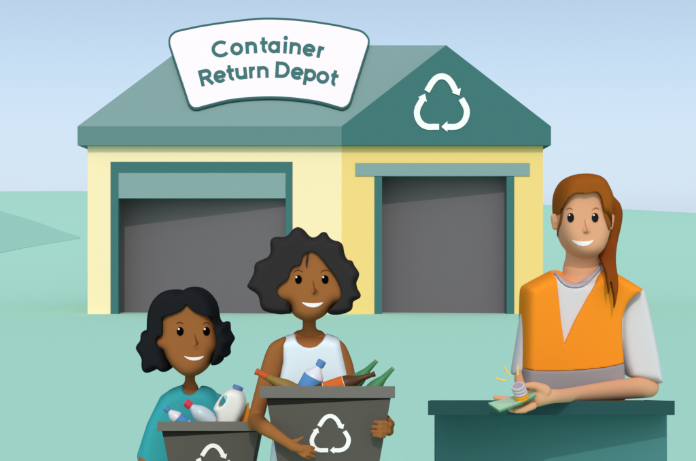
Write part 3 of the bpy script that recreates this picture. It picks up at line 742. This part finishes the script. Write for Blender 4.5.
# ------------------------------------------------------------------ bottles
def lathe(name, p0, d, prof, m, parent, seg=24, gloss=True):
    """prof: (distance along axis, radius) in photo pixels at that depth, already in metres"""
    d = d.normalized(); a = d.cross(Vector((0, 1, 0))).normalized(); b = d.cross(a)
    bm = bmesh.new(); rings = []
    for t, r in prof:
        rings.append([bm.verts.new(p0+d*t+(a*math.cos(2*math.pi*k/seg)+b*math.sin(2*math.pi*k/seg))*max(r, 1e-4)) for k in range(seg)])
    for r0, r1 in zip(rings, rings[1:]):
        for k in range(seg): bm.faces.new([r0[k], r0[(k+1) % seg], r1[(k+1) % seg], r1[k]])
    bm.faces.new(rings[0][::-1]); bm.faces.new(rings[-1])
    return bm_obj(name, bm, m, parent, smooth=False)
def smooth_prof(pr, sub=3):
    return [tuple(p) for p in crom(pr, sub, closed=False)]
def bottle(label, tip, dirpx, Y, tilt_y, parts, cat='bottle', group=None):
    """tip = photo pixel of the cap end, dirpx = picture direction towards the base; parts = (name, profile in px, material, smooth)"""
    d = Vector((dirpx[0], tilt_y, -dirpx[1])).normalized()
    p0 = P(tip[0], tip[1], Y); s = Y/F
    t = thing('bottle', label, cat, p0, group)
    for nm, prof, m, sm in parts:
        pr = [(a*s, r*s) for a, r in prof]
        if sm: pr = smooth_prof(pr)
        o = lathe(nm, p0, d, pr, m, t)
        for f in o.data.polygons: f.use_smooth = len(f.vertices) == 4
        if sm is False:
            o.data.set_sharp_from_angle(angle=R(35))
    return t
gl = dict(rough=.45, spec=.2)
BLUECAP = mat('blue_cap', (88,152,214), **gl); PETW = mat('clear_pet', (226,236,242), rough=.2, spec=.4); BLUELAB = mat('blue_label', (86,158,222), rough=.5, spec=.2)
REDC = mat('red_cap', (222,64,82), **gl); PETB = mat('pale_blue_pet', (198,226,232), rough=.2, spec=.4); REDLAB = mat('red_label', (224,72,90), rough=.5, spec=.2); PINK = mat('pink_label', (240,160,168), rough=.5, spec=.2)
JUG = mat('milk_white', (241,252,246), rough=.6, spec=.2); JCAP = mat('periwinkle_cap', (98,134,204), **gl); ORANGE = mat('orange_plastic', (247,160,26), rough=.4, spec=.3)
OLIVE = mat('olive_glass', (146,124,54), **gl); FOIL = mat('orange_foil', (206,92,34), **gl); BROWN = mat('brown_glass', (88,56,30), **gl); OLAB = mat('orange_label', (218,112,38), rough=.6, spec=.1)
CREAMB = mat('label_edge', (236,214,160), rough=.6, spec=.1); GREENG = mat('green_glass', (72,146,92), **gl); GREENR = mat('green_glass_lip', (150,150,110), **gl)

YB1 = 3.83
bottle('small blue-capped bottle leftmost in the child\'s bin', (164.6,407.2), (.74,.67), YB1, .12, [
    ('cap', [(0,2.6),(.4,3.1),(5.2,3.2),(5.6,3.0)], BLUECAP, False),
    ('shoulder', [(5.2,2.5),(7,2.7),(9,3.8),(12,5.6),(15.5,6.6),(16.5,6.7)], PETW, True),
    ('label', [(16.3,6.85),(26.5,6.85)], BLUELAB, False), ('base', [(26.3,6.6),(33,6.5),(35,5.6)], PETW, True)])
bottle('pale blue bottle with red cap and red label in the child\'s bin', (185.2,401.8), (.78,.63), YB1, .12, [
    ('cap', [(0,3.4),(.5,4.1),(6.6,4.1),(7.1,3.7)], REDC, False),
    ('shoulder', [(7,3.3),(9,3.6),(12,5.4),(16,7.5),(21,8.6),(27,8.9),(36,8.8)], PETB, True),
    ('label', [(35.8,9.0),(40,9.0)], REDLAB, False), ('label', [(40,9.05),(43,9.05)], PINK, False), ('base', [(43,8.8),(47,8.6),(49,7.6)], PETB, True)])
# milk jug with its open handle
YJ = 3.83
jug = thing('milk_jug', 'white milk jug with a blue cap leaning in the child\'s bin', 'jug', P(232, 420, YJ))
jo = Z(150,375,[(382,203),(388,182),(401,158),(428,122),(458,95),(487,81),(520,84),(552,100),(569,128),(575,165),(566,205),(553,238),(535,275),(520,330),(405,330),(405,275),(398,235)])
jh = Z(150,375,[(462,114),(470,124),(465,142),(452,164),(438,180),(425,186),(416,178),(418,160),(430,138),(444,118)])
G = Grid((P(211,0,YJ).x, YJ-.07, P(0,432,YJ).z), (P(249,0,YJ).x, YJ+.07, P(0,385,YJ).z), .002)
G.add(G.inflate(jo, YJ, .042, 9, p=3))
G.f = np.maximum(G.f, -prism(G, jh, YJ).astype(np.float32)-.0004)
solid('jug_body', G, JUG, jug)
s_ = YJ/F; dd = Vector((-.36, 0, -.93))
lathe('cap', P(238.6,386.0,YJ), dd, [(0,4.9*s_),(.5*s_,5.3*s_),(3.0*s_,5.4*s_),(3.2*s_,5.2*s_)], JCAP, jug)
lathe('handle_recess', P(222.2,399.8,YJ+.012), Vector((0,1,0)), [(0,.0001),(.001,.0001)], JUG, jug) if False else None
bottle('orange squeeze bottle poking up beside the milk jug in the child\'s bin', (248,402.5), (-.20,.98), 3.86, .05, [
    ('nozzle', [(0,1.0),(2,1.3),(5,1.8),(6,2.4)], ORANGE, True), ('bottle_body', [(5.5,2.8),(9,4.4),(14,6.4),(20,7.2),(30,7.2)], ORANGE, True)])

YB2 = 3.49
bottle('long-necked olive bottle with orange foil, leftmost in the larger bin', (255.6,371.0), (.88,.475), 3.46, .10, [
    ('lip', [(0,2.9),(.3,3.5),(2.4,3.5),(2.8,3.0)], FOIL, False), ('foil', [(2.6,2.9),(7,3.1),(13,3.4)], FOIL, True),
    ('glass', [(12.8,3.4),(17,3.8),(22,4.6),(27,6.1),(32,7.4),(37,7.9),(50,7.9),(56,7.6)], OLIVE, True)])
bottle('clear bottle with blue cap and blue label standing in the larger bin', (322.3,360.6), (-.47,.88), YB2, .05, [
    ('cap', [(0,3.9),(.5,4.4),(6.1,4.4),(6.6,4.0)], BLUECAP, False),
    ('shoulder', [(6.4,3.1),(8,3.4),(10,4.8),(13.5,8.0),(17,10.0),(18.5,10.3)], PETW, True),
    ('label', [(18.3,10.6),(36,10.6)], BLUELAB, False), ('base', [(36,10.3),(44,10.2),(46,9)], PETW, True)])
bottle('brown glass bottle with an orange label lying across the larger bin', (375.2,373.6), (-.945,.325), 3.47, .03, [
    ('lip', [(0,2.0),(.3,2.7),(2.6,2.7),(3,2.4)], BROWN, False),
    ('glass', [(2.8,2.3),(10,2.8),(16,3.6),(21,5.2),(26,7.2),(30,8.2),(36,8.6),(62,8.6),(67,8.2)], BROWN, True),
    ('label_edge', [(32,8.75),(53.6,8.75)], CREAMB, False), ('label', [(32.8,8.85),(52.8,8.85)], OLAB, False)])
for tip, Yb, lab in (((376.8,360.6), 3.55, 'green glass bottle behind the neck of the brown one in the larger bin'), ((393.4,368.0), 3.47, 'green glass bottle leaning out furthest right in the larger bin')):
    bottle(lab, tip, (-.70,.715), Yb, .04, [
        ('lip', [(0,1.9),(.3,2.3),(1.4,2.3),(1.7,2.1)], GREENR, False),
        ('glass', [(1.6,2.1),(8,2.7),(14,3.4),(18,4.6),(23,6.2),(28,7.0),(42,7.0),(50,6.6)], GREENG, True)], group='green glass bottles in the larger bin')

# ------------------------------------------------------------------ counter
CT = mat('counter_top_teal', (43,86,87)); CF = mat('counter_front_teal', (68,123,122), gain=1.35)
ctr = thing('counter', 'dark teal service counter with a thick top in front of the attendant', 'counter', P(551, 255, 3.7)-Vector((0, 0, EYE)))
yc = 3.5; sl = (400.7-HY)/F
a = P(428, 400.7, yc); b = P(674.8, 400.7, yc); a2 = P(428, 415, yc); b2 = P(674.8, 415, yc); D = .36
bm = bmesh.new()
ka = Vector((.026, 0, 0))
add_hull(bm, [a2, b2, b2+Vector((0, D, 0)), a2+ka+Vector((0, D, 0)), a, b, b+Vector((0, D, -sl*D)), a+ka+Vector((0, D, -sl*D))])
o = bm_obj('counter_top', bm, CT, ctr)
bv = o.modifiers.new('bevel', 'BEVEL'); bv.width = .005; bv.segments = 3; bv.limit_method = 'ANGLE'; bv.angle_limit = R(50)
yr, yl = yc+.095, yc+.30
xr_, xl_ = P(667, 0, yr).x, P(435.6, 0, yl).x; zt_ = a2.z-.001
bm = bmesh.new(); add_hull(bm, [(xl_, yl, 0), (xr_, yr, 0), (xr_, yr+.03, 0), (xl_, yl+.03, 0), (xl_, yl, zt_), (xr_, yr, zt_), (xr_, yr+.03, zt_), (xl_, yl+.03, zt_)])
bm_obj('front_panel', bm, CF, ctr)
bm = bmesh.new(); add_hull(bm, [(xr_-.03, yr+.031, 0), (xr_, yr+.031, 0), (xr_, yc+D-.01, 0), (xr_-.03, yc+D-.01, 0), (xr_-.03, yr+.031, zt_-.001), (xr_, yr+.031, zt_-.001), (xr_, yc+D-.01, zt_-.001), (xr_-.03, yc+D-.01, zt_-.001)])
bm_obj('side_panel', bm, CF, ctr)
bm = bmesh.new(); add_hull(bm, [(xl_, yl+.031, 0), (xl_+.03, yl+.031, 0), (xl_+.03, yc+D-.01, 0), (xl_, yc+D-.01, 0), (xl_, yl+.031, zt_-.001), (xl_+.03, yl+.031, zt_-.001), (xl_+.03, yc+D-.01, zt_-.001), (xl_, yc+D-.01, zt_-.001)])
bm_obj('side_panel', bm, CF, ctr)

# ------------------------------------------------------------------ money
NL = mat('note_pale_green', (174,219,186)); ND = mat('note_green', (82,168,120)); SILV = mat('silver_coin', (208,207,214), rough=.6, spec=.2); SILD = mat('silver_coin_face', (172,170,176), rough=.6, spec=.2); GOLD = mat('gold_coin', (243,172,22), rough=.6, spec=.2)
notes = thing('banknotes', 'folded wad of pale green banknotes in the attendant\'s hand', 'money', P(512, 402, 3.40))
c = [P(488.3,402.6,3.375), P(520,395.2,3.42), P(531,390.2,3.43), P(536.3,394.0,3.375), P(519,402.6,3.35), P(499.3,409.9,3.335)]
bm = bmesh.new(); up = [bm.verts.new(p) for p in c]; dn = [bm.verts.new(p+Vector((0, .001, -.0018))) for p in c]
bm.faces.new(up); bm.faces.new(dn[::-1])
for i in range(6): bm.faces.new([up[i], dn[i], dn[(i+1) % 6], up[(i+1) % 6]])
bm_obj('note', bm, NL, notes)
bm = bmesh.new(); up = [bm.verts.new(p+Vector((0, .0012, -.0021))) for p in c]; dn = [bm.verts.new(p+Vector((.001, .003, -.0062))) for p in c]
bm.faces.new(up); bm.faces.new(dn[::-1])
for i in range(6): bm.faces.new([up[i], dn[i], dn[(i+1) % 6], up[(i+1) % 6]])
bm_obj('note', bm, ND, notes)['label'] = 'darker green underside note'
def coin(cx, cy, Y, r, th, ax, m, mf, label, group):
    t = thing('coin', label, 'coin', P(cx, cy, Y), group)
    p = P(cx, cy, Y); s = Y/F; ax = Vector(ax).normalized()
    lathe('rim', p, -ax, [(0,r*s*.78),(.0001,r*s*.97),(.0004,r*s),(th*s-.0004,r*s),(th*s,r*s*.96)], m, t)
    lathe('coin_face', p+ax*.0002, -ax, [(0,r*s*.74),(.0006,r*s*.76)], mf, t)
ax = (-.28, -.42, .86)
for i, (x, y) in enumerate(((521.6,396.8),(521.0,394.6))):
    coin(x, y, 3.37, 7.2, 1.8, ax, GOLD, GOLD, ['lower gold coin lying directly on the banknotes', 'upper gold coin under the silver coins'][i], 'gold coins on the banknotes')
for i, (x, y) in enumerate(((520.2,391.6),(519.0,388.6),(517.8,385.6))):
    coin(x, y, 3.37, 7.0, 2.1, ax, SILV, SILD, ['lowest silver coin resting on the gold coins', 'middle silver coin of the three stacked by the thumb', 'topmost silver coin of the stack by the thumb'][i], 'silver coins on the gold ones')
YEL2 = mat('yellow_spark', (255,217,92))
sp = thing('sparkle', 'three yellow shine strokes beside the coins', 'sparkle', P(508, 375, 3.36))
for p0, p1 in (((503.6,366.2),(510.2,376.2)), ((495.6,378.2),(506.2,381.0)), ((517.8,364.6),(517.8,375.4))):
    p0, p1 = np.array(p0), np.array(p1); dv = (p1-p0)/np.linalg.norm(p1-p0)*.9
    lathe('ray', P(*p0, 3.36), P(*p1, 3.36)-P(*p0, 3.36), [(0,.0006),(.0006,.0021),((np.linalg.norm(p1-p0))*3.36/F-.0006,.0021),((np.linalg.norm(p1-p0))*3.36/F,.0006)], YEL2, sp, seg=12)
# ------------------------------------------------------------------ camera, sky, sun
def finish():
    cam = bpy.data.cameras.new('camera'); co = bpy.data.objects.new('camera', cam); COL.objects.link(co)
    co.location = CAM; co.rotation_euler = (R(90), 0, 0)
    cam.sensor_width = 36; cam.lens = F/696*36; cam.shift_y = (HY-230.5)/696; cam.clip_end = 6000; cam.clip_start = 0.05
    sc.camera = co
    wd = bpy.data.worlds.new('World'); sc.world = wd; wd.use_nodes = True
    nt = wd.node_tree; bg = nt.nodes['Background']
    sky = nt.nodes.new('ShaderNodeTexSky'); sky.sky_type = 'NISHITA'; sky.sun_disc = False
    sky.sun_elevation = SUN_EL; sky.sun_rotation = R(180)
    sky.air_density = 1.0; sky.dust_density = 4.0; sky.ozone_density = 4.0
    nt.links.new(sky.outputs[0], bg.inputs['Color']); bg.inputs['Strength'].default_value = 0.15
    # pale haze round the horizon; its upper end is added fill light overhead
    tc = nt.nodes.new('ShaderNodeTexCoord'); sp = nt.nodes.new('ShaderNodeSeparateXYZ')
    rp = nt.nodes.new('ShaderNodeValToRGB'); b2 = nt.nodes.new('ShaderNodeBackground'); ad = nt.nodes.new('ShaderNodeAddShader')
    nt.links.new(tc.outputs['Generated'], sp.inputs[0]); nt.links.new(sp.outputs['Z'], rp.inputs[0])
    nt.links.new(rp.outputs[0], b2.inputs['Color']); b2.inputs['Strength'].default_value = 1.0
    el = rp.color_ramp.elements
    el[0].position = 0.0; el[0].color = (*HAZE_LOW, 1); el[1].position = 1.0; el[1].color = (0.62, 0.62, 0.60, 1)
    e = el.new(0.046); e.color = (*HAZE_LOW, 1); e = el.new(0.179); e.color = (*HAZE_TOP, 1)
    nt.links.new(bg.outputs[0], ad.inputs[0]); nt.links.new(b2.outputs[0], ad.inputs[1])
    nt.links.new(ad.outputs[0], nt.nodes['World Output'].inputs[0])
    l = bpy.data.lights.new('sun', 'SUN'); l.energy = 2.0; l.angle = R(0.5); l.color = (1, .97, .92)
    lo = bpy.data.objects.new('sun', l); COL.objects.link(lo)
    lo.rotation_euler = (R(90)-SUN_EL, 0, 0)       # shines towards +Y and down
    vs_ = sc.view_settings; sc.display_settings.display_device = 'sRGB'
    vs_.view_transform = 'Standard'; vs_.look = 'None'; vs_.exposure = EXPO; vs_.gamma = 1; vs_.use_curve_mapping = False
EXPO = -0.9
HAZE_LOW = (1.00, 1.17, 1.38); HAZE_TOP = (0.60, 0.72, 0.82)
finish()
